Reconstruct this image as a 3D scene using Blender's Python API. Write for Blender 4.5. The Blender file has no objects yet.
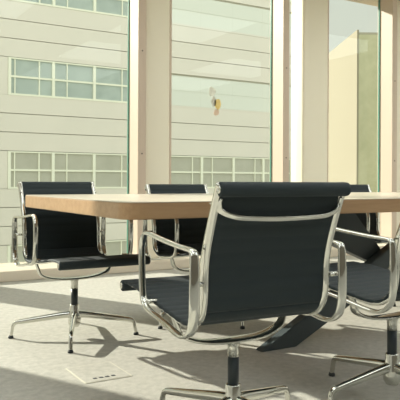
import bpy, bmesh, math, random
from mathutils import Vector, Matrix
random.seed(7)
C = bpy.context.scene.collection
PI = math.pi

# ------------------------------------------------------------------ materials
def rgb(r, g, b):
    f = lambda c: (c/255/12.92) if c/255 <= .04045 else ((c/255+.055)/1.055)**2.4
    return (f(r), f(g), f(b), 1)

def mat(name, col, rough=.5, metal=0., bump=None, var=None, sheen=0., coat=0., stretch=(1, 1, 1)):
    m = bpy.data.materials.new(name); m.use_nodes = True
    nt = m.node_tree; N = nt.nodes; L = nt.links; b = N['Principled BSDF']
    b.inputs['Base Color'].default_value = col
    b.inputs['Roughness'].default_value = rough
    b.inputs['Metallic'].default_value = metal
    if sheen:
        b.inputs['Sheen Weight'].default_value = sheen
    if coat:
        b.inputs['Coat Weight'].default_value = coat
        b.inputs['Coat Roughness'].default_value = .25
    if bump or var:
        tc = N.new('ShaderNodeTexCoord'); mp = N.new('ShaderNodeMapping')
        mp.inputs['Scale'].default_value = stretch
        L.new(tc.outputs['Object'], mp.inputs['Vector'])
    if var:                       # (scale, second colour, detail)
        n = N.new('ShaderNodeTexNoise'); n.inputs['Scale'].default_value = var[0]
        n.inputs['Detail'].default_value = var[2]
        n.inputs['Roughness'].default_value = .65
        L.new(mp.outputs[0], n.inputs['Vector'])
        r = N.new('ShaderNodeValToRGB')
        r.color_ramp.elements[0].position = .35; r.color_ramp.elements[1].position = .65
        r.color_ramp.elements[0].color = col; r.color_ramp.elements[1].color = var[1]
        L.new(n.outputs['Fac'], r.inputs['Fac']); L.new(r.outputs['Color'], b.inputs['Base Color'])
    if bump:                      # (scale, strength)
        n2 = N.new('ShaderNodeTexNoise'); n2.inputs['Scale'].default_value = bump[0]
        n2.inputs['Detail'].default_value = 4
        L.new(mp.outputs[0], n2.inputs['Vector'])
        bp = N.new('ShaderNodeBump'); bp.inputs['Strength'].default_value = bump[1]
        bp.inputs['Distance'].default_value = .004
        L.new(n2.outputs['Fac'], bp.inputs['Height']); L.new(bp.outputs[0], b.inputs['Normal'])
    return m

M = {}
M['chrome'] = mat('polished_aluminium', (.66, .66, .61, 1), .08, 1.)
M['chrome_soft'] = mat('cast_aluminium', (.68, .68, .63, 1), .17, 1.)
M['fabric'] = mat('black_netweave', (.012, .022, .025, 1), .75, 0, bump=(600, .25), sheen=.04)
M['rubber'] = mat('dark_rubber', (.02, .026, .028, 1), .6)
M['gas'] = mat('dark_steel_sleeve', (.022, .032, .036, 1), .4)
M['top'] = mat('oak_veneer', (.46, .29, .15, 1), .35, var=(5, (.38, .225, .11, 1), 6), stretch=(.5, 6, 6), coat=.35)
M['laminate'] = mat('pale_laminate', (.60, .53, .42, 1), .3, var=(4, (.56, .49, .385, 1), 5), stretch=(.5, 6, 6), coat=.3)
M['leg'] = mat('dark_grey_lacquer', (.045, .060, .064, 1), .45)
def carpet():
    m = mat('pale_grey_flecked_carpet', (.51, .495, .44, 1), .85, var=(30, (.40, .39, .345, 1), 9), bump=(160, .5))
    return m
M['floor'] = carpet()
M['seam'] = mat('carpet_inlay_lid', (.52, .495, .42, 1), .8)
M['slot'] = mat('slot_dark', (.05, .055, .06, 1), .5)
M['white'] = mat('warm_white_paint', (.60, .49, .39, 1), .45)
M['room'] = mat('room_plaster', (.78, .77, .73, 1), .8)
M['wallb'] = mat('brown_wall_panel', (.20, .175, .14, 1), .6)
M['curb'] = mat('cream_sill_paint', (.70, .62, .50, 1), .5)
M['col'] = mat('beige_column_paint', (.86, .81, .66, 1), .55)
M['gasket'] = mat('green_glass_edge', (.10, .27, .21, 1), .3)
M['bolt'] = mat('bolt_dark', (.10, .08, .06, 1), .5)
M['panel'] = mat('pale_facade_panel', (.76, .71, .645, 1), .7, var=(.5, (.735, .69, .625, 1), 3))
M['joint'] = mat('facade_joint', (.58, .56, .47, 1), .8)
M['wframe'] = mat('facade_white_frame', (.86, .86, .74, 1), .6)
M['gblue'] = mat('facade_glass_blue', (.46, .53, .50, 1), .5, var=(1.1, (.36, .42, .40, 1), 4))
M['ggrey'] = mat('facade_glass_grey', (.50, .49, .42, 1), .5, var=(1.0, (.44, .43, .36, 1), 4))
M['gpale'] = mat('facade_panel_pale_blue', (.72, .735, .68, 1), .6)
M['tile'] = mat('grey_roof_tile', (.40, .37, .29, 1), .9)
M['cream'] = mat('cream_render', (.30, .27, .195, 1), .85)
M['rough'] = mat('yellow_green_pebble_dash', (.56, .54, .37, 1), .9, var=(1.2, (.47, .46, .30, 1), 7), bump=(3, .6))
M['ground'] = mat('pale_paving', (.60, .58, .47, 1), .9, var=(.6, (.55, .53, .43, 1), 4))
M['st_white'] = mat('sticker_white', (.85, .86, .74, 1), .6)
M['st_yellow'] = mat('sticker_yellow', (.88, .68, .26, 1), .6)
M['st_grey'] = mat('sticker_grey', (.60, .58, .48, 1), .6)
M['st_pink'] = mat('sticker_pink', (.78, .60, .45, 1), .6)

def glass():
    m = bpy.data.materials.new('window_glass'); m.use_nodes = True
    nt = m.node_tree; N = nt.nodes; L = nt.links; N.remove(N['Principled BSDF'])
    t = N.new('ShaderNodeBsdfTransparent'); t.inputs['Color'].default_value = (.965, .98, .965, 1)
    g = N.new('ShaderNodeBsdfGlossy'); g.inputs['Roughness'].default_value = .02
    g.inputs['Color'].default_value = (.9, .95, .9, 1)
    fr = N.new('ShaderNodeFresnel'); fr.inputs['IOR'].default_value = 1.45
    mx = N.new('ShaderNodeMixShader')
    ml = N.new('ShaderNodeMath'); ml.operation = 'MULTIPLY'; ml.inputs[1].default_value = .8
    ge = N.new('ShaderNodeNewGeometry'); fl = N.new('ShaderNodeMath'); fl.operation = 'SUBTRACT'
    fl.inputs[0].default_value = 1; L.new(ge.outputs['Backfacing'], fl.inputs[1])   # the rear face of the pane adds no total reflection
    m2 = N.new('ShaderNodeMath'); m2.operation = 'MULTIPLY'
    L.new(fr.outputs[0], ml.inputs[0]); L.new(ml.outputs[0], m2.inputs[0]); L.new(fl.outputs[0], m2.inputs[1]); L.new(m2.outputs[0], mx.inputs[0]); L.new(t.outputs[0], mx.inputs[1]); L.new(g.outputs[0], mx.inputs[2])
    L.new(mx.outputs[0], N['Material Output'].inputs['Surface'])
    return m
M['glass'] = glass()
def emit(name, col, s):
    m = bpy.data.materials.new(name); m.use_nodes = True
    b = m.node_tree.nodes['Principled BSDF']; b.inputs['Base Color'].default_value = (.8, .8, .8, 1)
    b.inputs['Emission Color'].default_value = col; b.inputs['Emission Strength'].default_value = s
    return m
M['fill_glow'] = emit('fill_emitter', (.94, .99, 1.0, 1), 2.6)  # emission for the added overhead fill panels

# ------------------------------------------------------------------ helpers
def obj(name, bm, m, parent=None, smooth=False, loc=None):
    me = bpy.data.meshes.new(name)
    bmesh.ops.recalc_face_normals(bm, faces=bm.faces[:])
    bm.to_mesh(me); bm.free(); me.materials.append(m)
    if smooth:
        for p in me.polygons: p.use_smooth = True
    o = bpy.data.objects.new(name, me); C.objects.link(o)
    if parent: o.parent = parent
    if loc: o.location = loc
    return o

def empty(name, loc=(0, 0, 0), rz=0):
    o = bpy.data.objects.new(name, None); C.objects.link(o)
    o.empty_display_size = .1; o.location = loc; o.rotation_euler = (0, 0, rz)
    return o

def tag(o, label=None, cat=None, group=None, kind=None):
    if label: o['label'] = label
    if cat: o['category'] = cat
    if group: o['group'] = group
    if kind: o['kind'] = kind
    return o

def box(bm, x0, x1, y0, y1, z0, z1, bev=0, seg=2):
    r = bmesh.ops.create_cube(bm, size=1)
    vs = r['verts']
    for v in vs:
        v.co = Vector(((x0+x1)/2 + v.co.x*(x1-x0), (y0+y1)/2 + v.co.y*(y1-y0), (z0+z1)/2 + v.co.z*(z1-z0)))
    if bev:
        es = list({e for v in vs for e in v.link_edges})
        bmesh.ops.bevel(bm, geom=es, offset=bev, segments=seg, affect='EDGES', profile=.5)
    return bm

def B(*a, **k):
    return box(bmesh.new(), *a, **k)

def catmull(P, n=8, closed=False):
    P = [Vector(p) for p in P]; out = []
    m = len(P); rng = m if closed else m-1
    for i in range(rng):
        if closed:
            a, b, c, d = P[(i-1) % m], P[i], P[(i+1) % m], P[(i+2) % m]
        else:
            a = P[i-1] if i > 0 else P[0]*2-P[1]
            b, c = P[i], P[i+1]
            d = P[i+2] if i+2 < m else P[-1]*2-P[-2]
        for k in range(n):
            t = k/n
            out.append(.5*((2*b)+(-a+c)*t+(2*a-5*b+4*c-d)*t*t+(-a+3*b-3*c+d)*t**3))
    if not closed: out.append(P[-1].copy())
    return out

def sweep(bm, pts, side, wid, thk, closed=False, ns=14, sq=.55):
    """sweep a soft-cornered bar; side = fixed direction of its width"""
    n = len(pts); rings = []; side = Vector(side)
    for i, p in enumerate(pts):
        a = pts[(i-1) % n] if (closed or i > 0) else pts[i]
        b = pts[(i+1) % n] if (closed or i < n-1) else pts[i]
        T = (b-a).normalized()
        S = (side - T*side.dot(T)).normalized(); Nn = T.cross(S).normalized()
        u = i/(n if closed else n-1)
        w = wid(u) if callable(wid) else wid
        h = thk(u) if callable(thk) else thk
        ring = []
        for k in range(ns):
            a_ = 2*PI*k/ns + PI/ns
            cx = math.copysign(abs(math.cos(a_))**sq, math.cos(a_)); cy = math.copysign(abs(math.sin(a_))**sq, math.sin(a_))
            ring.append(bm.verts.new(p + S*(cx*w/2) + Nn*(cy*h/2)))
        rings.append(ring)
    for i in range(n if closed else n-1):
        r0, r1 = rings[i], rings[(i+1) % n]
        for k in range(ns):
            bm.faces.new((r0[k], r0[(k+1) % ns], r1[(k+1) % ns], r1[k]))
    if not closed:
        bm.faces.new(rings[0][::-1]); bm.faces.new(rings[-1])
    return bm

def lathe(bm, prof, c=(0, 0, 0), axis='z', ns=28):
    rings = []
    for r, h in prof:
        ring = []
        for k in range(ns):
            a = 2*PI*k/ns
            if axis == 'z': v = (c[0]+r*math.cos(a), c[1]+r*math.sin(a), c[2]+h)
            else: v = (c[0]+h, c[1]+r*math.cos(a), c[2]+r*math.sin(a))
            ring.append(bm.verts.new(v))
        rings.append(ring)
    for i in range(len(rings)-1):
        for k in range(ns):
            bm.faces.new((rings[i][k], rings[i][(k+1) % ns], rings[i+1][(k+1) % ns], rings[i+1][k]))
    bm.faces.new(rings[0][::-1]); bm.faces.new(rings[-1])
    return bm

def prism(bm, poly, y0, y1):
    """polygon in x-z extruded along y"""
    a = [bm.verts.new((x, y0, z)) for x, z in poly]; b = [bm.verts.new((x, y1, z)) for x, z in poly]
    n = len(poly)
    bm.faces.new(a[::-1]); bm.faces.new(b)
    for i in range(n): bm.faces.new((a[i], a[(i+1) % n], b[(i+1) % n], b[i]))
    return bm

def copy_tree(o, parent=None):
    c = o.copy(); C.objects.link(c); c.parent = parent
    for ch in list(o.children): copy_tree(ch, c)
    return c

# ------------------------------------------------------------------ room shell
GY = 5.72          # glass plane
X0, X1, Y0, ZC = -3.6, 9.2, -3.2, 3.15
tag(obj('floor', B(X0-.1, X1+.1, Y0-.1, 6.0, -.2, 0), M['floor']), 'pale flecked floor striped by sunlight', 'floor', kind='structure')
tag(obj('ceiling', B(X0-.1, X1+.1, Y0-.1, 6.0, ZC, ZC+.25), M['room']), 'pale ceiling', 'ceiling', kind='structure')
tag(obj('wall_back', B(X0-.1, X1+.1, Y0-.1, Y0, 0, ZC), M['wallb']), 'brown wall behind the viewpoint', 'wall', kind='structure')
tag(obj('wall_left', B(X0-.1, X0, Y0, 5.4, 0, ZC), M['room']), 'pale side wall', 'wall', kind='structure')
tag(obj('wall_right', B(X1, X1+.1, Y0, 5.4, 0, ZC), M['room']), 'pale side wall', 'wall', kind='structure')
tag(obj('trim_1', B(X0, X1, 5.41, 5.98, 0, .088, bev=.008), M['curb']), 'low cream sill running along the foot of the windows', 'sill', kind='structure')

fins = [-2.54, -.82, .90, 2.62, 4.36, 6.05, 7.8]
for i, fx in enumerate(fins):
    nx = fins[i+1] if i+1 < len(fins) else X1
    w = empty('window_%d' % (i+1), (fx, GY, .088))
    tag(w, ['tall window far left outside the photo', 'tall window left of the photo, white upright outside it', 'tall window at the left edge, office building outside', 'middle tall window with the small paper figure', 'tall window right of centre, cream building outside', 'tall window starting at the right edge of the photo', 'tall window beyond the right edge'][i], 'window', kind='structure')
    obj('pane', B(.087, nx-fx-.012, -.006, .006, 0, ZC-.1), M['glass'], w)
    obj('window_frame', B(0, .085, -.215, .03, 0, ZC-.1, bev=.003, seg=1), M['white'], w)
    obj('glass_edge', B(-.010, -.001, -.012, .010, 0, ZC-.1), M['gasket'], w)
    for z in (1.02, 2.0):
        bm = lathe(bmesh.new(), [(.007, 0), (.007, .004), (.004, .006)], (0, 0, 0), 'z', 10)
        for v in bm.verts: v.co = Vector((.042+v.co.x, -.215-v.co.z, z+v.co.y))
        obj('bolt', bm, M['bolt'], w)
tag(obj('trim_2', B(X0, X1, 5.42, 5.98, ZC-.012, ZC), M['white']), 'window head', 'trim', kind='structure')

cols = [(-1.22, -.80), (.52, .89), (2.70, 3.017), (4.724, 5.10), (6.18, 6.60)]
CY = 5.60
for i, (a, b) in enumerate(cols):
    t = obj('trim_%d' % (i+3), B(a, b, CY, CY+.235, .089, ZC-.013, bev=.03, seg=4), M['col'], smooth=True)
    tag(t, ['beige column outside the photo, second beyond its left edge', 'beige column just beyond the left edge', 'beige column between the left and the middle window', 'beige column between the middle and the right window', 'beige column at the right edge'][i], 'column', kind='structure')
    obj('edge_strip', B(b+.001, b+.03, CY+.03, CY+.14, .089, ZC-.013), M['white'], t)

# glowing ceiling panels added out of frame to fill the room with light
k = 0
for lx in (-1.4, 1.6, 4.6, 7.4):
    for ly in (-1.6, .8, 3.2):
        t = empty('fill_panel', (lx, ly, ZC))
        tag(t, 'flush square glowing panel added overhead as fill', 'ceiling light', 'added fill panels')
        obj('fill_frame', B(-.84, .84, -.84, .84, -.03, -.001, bev=.004, seg=1), M['white'], t)
        obj('fill_face', B(-.8, .8, -.8, .8, -.036, -.0305), M['fill_glow'], t)

# ------------------------------------------------------------------ outside
tag(obj('ground_outside', B(-60, 120, 6.5, 130, -4.3, -4.1), M['ground']), 'pale paved ground outside', 'ground', kind='structure')

FY = 24.0; P = .70
bld = empty('office_building', (6, FY, -4.1))
tag(bld, 'long pale green office building with horizontal panels outside the left windows', 'building')
def ob(bm): # world -> building local
    for v in bm.verts: v.co -= Vector((6, FY, -4.1))
    return bm
bx0, bx1 = -14, 21.3
obj('wall', ob(B(bx0, bx1, FY+.12, FY+9, -4.1, 9.38)), M['joint'], bld)
bm = bmesh.new()
levels = []
wz = [.53-3.5, .53, 4.02, 7.52]
zs = []
z = .53 - 3.5 - 1.4
# panels between window bands
for b0 in wz:
    for r in range(3):
        z0 = b0 + 2*P + r*P
        if z0 < 9.3: box(bm, bx0, bx1, FY, FY+.118, z0+.022, min(9.38, z0+P-.006))
box(bm, bx0, bx1, FY, FY+.118, -4.1, wz[0]-.01)
obj('facade_panel', ob(bm), M['panel'], bld)
thick = [6.16, 7.83] + [9.50+1.67*i for i in range(8)]
for ri, b0 in enumerate(wz):
    # solid panels left of the bands
    obj('end_panel', ob(B(bx0, 6.10, FY, FY+.118, b0+.01, b0+2*P)), M['panel'], bld)
    xs = thick
    for i in range(len(xs)):
        a = xs[i]; b = xs[i+1] if i+1 < len(xs) else bx1
        pale = (ri >= 2 and a > 11.5)
        fr = bmesh.new()
        if not pale: box(fr, a-.055, a+.055, FY-.03, FY+.10, b0, b0+2*P)
        box(fr, a+.055, b-.055, FY-.02, FY+.10, b0, b0+.07)
        if not pale: box(fr, a+.055, b-.055, FY-.02, FY+.10, b0+2*P-.05, b0+2*P)
        else: fr.free(); fr = B(a-.055, b-.055, FY-.01, FY+.10, b0, b0+.06)
        if not pale:
            box(fr, a+.055, b-.055, FY-.01, FY+.10, b0+P-.035, b0+P+.035)
            frac = .12 if i == 0 else .33 if i % 2 else .72
            box(fr, a+(b-a)*frac-.02, a+(b-a)*frac+.02, FY, FY+.10, b0+.07, b0+2*P-.05)
            if i == 0: box(fr, 7.26, 7.31, FY, FY+.10, b0+.07, b0+2*P-.05)
        w = obj('window', ob(fr), M['wframe'] if not pale else M['panel'], bld)
        gm = 'gpale' if pale else ('gblue' if ri >= 2 else 'ggrey')
        g = bmesh.new(); box(g, a+.056-.11*pale, b-.056, FY+.05, FY+.115, b0+.071, b0+2*P-.051)
        if pale: box(g, a-.054, b-.056, FY+.0299, FY+.049, b0+P+.01, b0+2*P-.06)
        obj('pane', ob(g), M[gm], w)
obj('roof', ob(B(bx0-.1, bx1+.1, FY-.1, FY+9.1, 9.38, 9.48)), M['wframe'], bld)

gb = empty('rendered_building', (29.1, 29.2, -4.1), math.atan2(-.478, .879))
tag(gb, 'cream flat-roofed building seen through the right window', 'building')
obj('side_wall', B(-.12, 0, 0, 14.5, 0, 14.45), M['cream'], gb)
obj('front_wall', B(0, 9, 0, 14.5, 0, 14.15), M['rough'], gb)
obj('roof', B(.02, 9, .02, 14.5, 14.16, 14.3), M['tile'], gb)

# ------------------------------------------------------------------ chair
RAIL = [(.432, .463), (.31, .460), (.15, .438), (0, .420), (-.10, .412), (-.158, .430), (-.192, .466), (-.203, .52), (-.205, .585), (-.217, .645), (-.245, .72), (-.275, .79), (-.300, .845)]
def yz(P, x): return [(x, y, z) for y, z in P]

def sling(bm, pts, width):
    L = [0]
    for a, b in zip(pts, pts[1:]): L.append(L[-1]+(b-a).length)
    tot = L[-1]; nr = max(1, round(tot/.046))
    def th(u):
        return .0085 + .0065*abs(math.sin(PI*u*nr))**.6
    # resample evenly
    n = nr*7; out = []; j = 0
    for i in range(n+1):
        d = tot*i/n
        while j < len(L)-2 and L[j+1] < d: j += 1
        t = (d-L[j])/(L[j+1]-L[j]); out.append(pts[j].lerp(pts[j+1], t))
    sweep(bm, out, (1, 0, 0), width, th, ns=16, sq=.18)

def make_chair(base_rot=0.):
    root = empty('office_chair')
    path = catmull(yz(RAIL, 0), 10)
    split = next(i for i, p in enumerate(path) if p.y < -.192)
    bm = bmesh.new(); sling(bm, [p+Vector((0, 0, .007)) if p.y > -.1 else p+Vector((0, 0, .007*max(0, (p.y+.19)/.09))) for p in path[:split+1]], .462)
    rp = path[0]
    lathe(bm, [(.019, -.235), (.0215, -.231), (.0215, .231), (.019, .235)], (0, rp.y+.002, rp.z-.008), 'x', 20)
    obj('seat', bm, M['fabric'], root, smooth=True)
    bm = bmesh.new(); sling(bm, path[split:], .420)
    tp = path[-1]
    lathe(bm, [(.015, -.224), (.0205, -.221), (.0215, -.213), (.0215, .213), (.0205, .221), (.015, .224)], (0, tp.y-.006, tp.z-.018), 'x', 22)
    obj('backrest', bm, M['fabric'], root, smooth=True)
    for s in (-1, 1):
        p = catmull(yz(RAIL, s*.217), 8)
        bm = bmesh.new()
        sweep(bm, p, (1, 0, 0), lambda u: .012+.013*min(1, max(0, (u-.1)/.3)), lambda u: .010+.010*min(1, max(0, (u-.1)/.3))+.012*math.exp(-((u-.66)/.2)**2), sq=.85)
        rail = obj('side_rail', bm, M['chrome'], root, smooth=True)
        bm = bmesh.new()
        lathe(bm, [(.012, s*.2245), (.012, s*.2275), (.005, s*.2275), (.004, s*.2255)], (0, tp.y-.006, tp.z-.018), 'x', 20)
        obj('end_cap', bm, M['chrome'], rail, smooth=True)
        bm = lathe(bmesh.new(), [(.012, s*.2352), (.012, s*.2385), (.005, s*.2385), (.004, s*.237)], (0, rp.y+.002, rp.z-.008), 'x', 20)
        obj('end_cap', bm, M['chrome'], rail, smooth=True)
        # armrest loop
        loop = [(-.212, .652), (-.12, .657), (0, .667), (.09, .676), (.134, .672), (.158, .638), (.160, .56), (.155, .492), (.142, .450), (.10, .428), (.0, .414), (-.10, .398), (-.165, .396), (-.212, .418), (-.232, .46), (-.236, .53), (-.234, .60), (-.230, .640)]
        p = catmull([(s*.263, y, z) for y, z in loop], 7, closed=True)
        n_ = len(loop)
        def wfun(u):
            k = u*n_                     # 5..7 front upright, 13..17 rear upright
            rear = math.exp(-((k-14.5)/2.6)**2)
            return .024 + .010*rear
        bm = bmesh.new(); sweep(bm, p, (1, 0, 0), wfun, .014, closed=True, sq=.85)
        obj('armrest', bm, M['chrome'], root, smooth=True)
        for (y, z) in ((-.218, .555), (.12, .450)):
            bm = lathe(bmesh.new(), [(.0075, s*.228), (.0075, s*.260)], (0, y, z), 'x', 14)
            obj('arm_stud', bm, M['chrome'], root, smooth=True)
    # back spreader
    sp = [(-.218, -.276, .795), (-.207, -.280, .770), (-.177, -.285, .754), (-.13, -.288, .746), (0, -.290, .742)]
    sp = sp + [(-x, y, z) for x, y, z in sp[-2::-1]]
    bm = bmesh.new()
    sweep(bm, catmull(sp, 8), (0, -.45, .89), lambda u: .0165+.034*abs(2*u-1)**7, lambda u: .013)
    obj('back_brace', bm, M['chrome_soft'], root, smooth=True)
    # seat spreader under the sling
    sp = [(-.214, .01, .418), (-.206, .008, .395), (-.185, .008, .352), (-.11, 0, .328), (0, 0, .322)]
    sp = sp + [(-x, y, z) for x, y, z in sp[-2::-1]]
    bm = bmesh.new()
    sweep(bm, catmull(sp, 8), (0, 1, 0), lambda u: .024+.04*(1-abs(2*u-1)), lambda u: .013)
    obj('seat_brace', bm, M['chrome'], root, smooth=True)
    # column
    obj('upper_column', lathe(bmesh.new(), [(.030, .317), (.022, .312), (.0195, .30), (.0195, .268), (.018, .268)][::-1]), M['chrome_soft'], root, smooth=True)
    obj('column_sleeve', lathe(bmesh.new(), [(.019, .16), (.019, .2675)]), M['gas'], root, smooth=True)
    bm = lathe(bmesh.new(), [(.012, .052), (.024, .056), (.033, .072), (.035, .095), (.032, .12), (.0265, .14), (.0255, .172), (.0235, .177), (.020, .177)])
    hub = obj('base_hub', bm, M['chrome_soft'], root, smooth=True)
    for k in range(4):
        a = base_rot + PI/2*k
        d = Vector((math.cos(a), math.sin(a), 0))
        pr = [(.018, .122), (.07, .118), (.18, .103), (.27, .091), (.309, .084), (.3235, .068), (.329, .040), (.334, .014)]
        pts = catmull([(d.x*r, d.y*r, z) for r, z in pr], 6)
        bm = bmesh.new()
        sweep(bm, pts, (-d.y, d.x, 0), lambda u: .034-.016*min(1, u*1.5)+.004*u, lambda u: .040-.023*min(1, u*1.35), sq=.8)
        lg = obj('leg', bm, M['chrome'], root, smooth=True)
        bm = lathe(bmesh.new(), [(.014, .001), (.0145, .006), (.011, .016)], (d.x*.335, d.y*.335, 0), 'z', 16)
        obj('foot_glide', bm, M['rubber'], lg, smooth=True)
    return root

proto = make_chair(0)
def place(x, y, rz, base, label, first=False, dz=0):
    o = proto if first else copy_tree(proto)
    o.location = (x, y, 0); o.rotation_euler = (0, 0, rz)
    # the seat swivels on its base: turn hub legs separately
    for ch in o.children:
        if ch.name.split('.')[0] == 'leg':
            ch.rotation_euler = (0, 0, base)
        elif dz and ch.name.split('.')[0] not in ('base_hub', 'column_sleeve'):
            ch.location.z = dz
    tag(o, label, 'chair', 'black office chairs round the table')
    return o
R = math.radians
place(1.194, 1.767, R(-4), R(22), 'black ribbed office chair with polished arms in the foreground centre', True)
place(1.946, 1.767, R(1), R(0), 'black office chair cut off by the right edge of the photo')
place(1.212, 3.34, R(180), R(8-31), 'black office chair facing the viewer beneath the far left table corner', dz=-.006)
place(2.025, 3.355, R(181), R(45-31), 'black office chair across the table, just left of the foreground chair', dz=-.02)
place(3.54, 3.36, R(181), R(62), 'black office chair at the far side, right of the foreground chair back', dz=-.02)

# ------------------------------------------------------------------ table
tb = tag(empty('conference_table', (.98, 2.16, 0)), 'long oak conference table with rounded corners on dark grey crossed legs', 'table')
def slab(w, d, z0, z1, r, bev):
    bm = bmesh.new(); pts = []
    for cx, cy, a0 in ((w-r, r, -90), (w-r, d-r, 0), (r, d-r, 90), (r, r, 180)):
        for k in range(9):
            a = math.radians(a0+90*k/8); pts.append((cx+r*math.cos(a), cy+r*math.sin(a)))
    vs = [bm.verts.new((x, y, z0)) for x, y in pts]
    f = bm.faces.new(vs)
    e = bmesh.ops.extrude_face_region(bm, geom=[f])
    bmesh.ops.translate(bm, verts=[v for v in e['geom'] if isinstance(v, bmesh.types.BMVert)], vec=(0, 0, z1-z0))
    es = [ed for ed in bm.edges if abs(ed.verts[0].co.z-ed.verts[1].co.z) < 1e-5]
    bmesh.ops.bevel(bm, geom=es, offset=bev, segments=3, affect='EDGES')
    return bm
obj('tabletop', slab(4.4, 1.38, .704, .7665, .075, .003), M['top'], tb)
lam = obj('laminate_surface', slab(4.398, 1.378, .7667, .770, .074, .001), M['laminate'], tb, loc=(.001, .001, 0))
lam['label'] = 'pale writing surface'
def legplank(poly, y0, y1):
    bm = prism(bmesh.new(), poly, y0, y1)
    bmesh.ops.bevel(bm, geom=bm.edges[:], offset=.004, segments=2, affect='EDGES')
    return bm
# crossing planks, wide at the top, standing on narrow feet; u runs along the table
def xpair(u0, y0, y1):
    A = [(u0-.005, .001), (u0+.215, .001), (u0+1.70, .702), (u0+1.335, .702)]
    Bq = [(u0+.03, .702), (u0+.66, .702), (u0+.92, .42), (u0+1.94, .001), (u0+1.75, .001), (u0+.80, .395)]
    obj('leg', legplank(A, y0, y1), M['leg'], tb)
    obj('leg', legplank(Bq, y0+.06, y1+.06), M['leg'], tb)
xpair(.925, .40, .46)

# ------------------------------------------------------------------ floor box
fb = tag(empty('floor_socket_box', (.975, 2.54, 0)), 'flush square floor socket lid with four small dark slots near the left chair', 'floor socket')
obj('lid', B(0, .205, 0, .24, .0005, .0030, bev=.0008, seg=1), M['floor'], fb)
obj('lid_rim', B(-.006, .211, -.006, .246, .0002, .0022), M['joint'], fb)
for i in range(4):
    obj('slot', B(.045+.028*i, .062+.028*i, .03, .045,   .0031, .0042), M['slot'], fb)

# ------------------------------------------------------------------ sticker on the middle window
# position on the pane between the second and third uprights
st = tag(empty('window_sticker', (3.575, GY-.008, 1.79)), 'small white and yellow paper figure stuck on the middle window', 'sticker')
def blob(cx, cz, rx, rz, n=14, seed=1):
    rd = random.Random(seed); bm = bmesh.new()
    poly = []
    for k in range(n):
        a = 2*PI*k/n; q = .8+.35*rd.random()
        poly.append((cx+rx*q*math.cos(a), cz+rz*q*math.sin(a)))
    return prism(bm, poly, -.0025, 0)
obj('head_piece', blob(0, .0, .042, .055, seed=2), M['st_white'], st)
obj('body_piece', blob(.02, -.10, .032, .055, seed=3), M['st_grey'], st)
obj('wing_piece', blob(.075, -.125, .042, .065, seed=4), M['st_yellow'], st)
obj('tail_piece', blob(.055, -.215, .036, .034, seed=5), M['st_pink'], st)

# ------------------------------------------------------------------ light
sun = bpy.data.lights.new('sun', 'SUN'); sun.energy = 8.4; sun.color = (1, .95, .84); sun.angle = R(.8)
so = bpy.data.objects.new('sun', sun); C.objects.link(so)
EL = R(25)
d = Vector((.465*math.cos(EL), -.885*math.cos(EL), -math.sin(EL)))
so.rotation_euler = d.to_track_quat('-Z', 'Y').to_euler()
so.location = (0, 12, 12)

w = bpy.data.worlds.new('world'); bpy.context.scene.world = w; w.use_nodes = True
N = w.node_tree.nodes; L = w.node_tree.links
tc = N.new('ShaderNodeTexCoord'); sx = N.new('ShaderNodeSeparateXYZ'); rp = N.new('ShaderNodeValToRGB')
L.new(tc.outputs['Generated'], sx.inputs[0]); L.new(sx.outputs['Z'], rp.inputs['Fac'])
rp.color_ramp.elements[0].position = 0; rp.color_ramp.elements[0].color = (.74, .755, .64, 1)
rp.color_ramp.elements[1].position = .5; rp.color_ramp.elements[1].color = (.68, .73, .65, 1)
L.new(rp.outputs[0], N['Background'].inputs['Color'])
mr = N.new('ShaderNodeMapRange')      # extra brightness added to the sky behind the room, to light the facade
mr.inputs['From Min'].default_value = .2; mr.inputs['From Max'].default_value = -.6
mr.inputs['To Min'].default_value = 1.0; mr.inputs['To Max'].default_value = 1.75
L.new(sx.outputs['Y'], mr.inputs['Value']); L.new(mr.outputs[0], N['Background'].inputs['Strength'])

# ------------------------------------------------------------------ camera
cam = bpy.data.cameras.new('camera'); co = bpy.data.objects.new('camera', cam); C.objects.link(co)
cam.sensor_width = 36; cam.lens = 57.6; cam.shift_y = -19/400
co.location = (0, 0, .85)
co.rotation_euler = (Matrix.Rotation(R(-31), 4, 'Z') @ Matrix.Rotation(R(90), 4, 'X') @ Matrix.Rotation(R(.25), 4, 'Z')).to_euler()
sc = bpy.context.scene; sc.camera = co
sc.view_settings.view_transform = 'Standard'; sc.view_settings.look = 'None'
sc.view_settings.gamma = 1; sc.view_settings.exposure = 0
sc.view_settings.use_curve_mapping = False
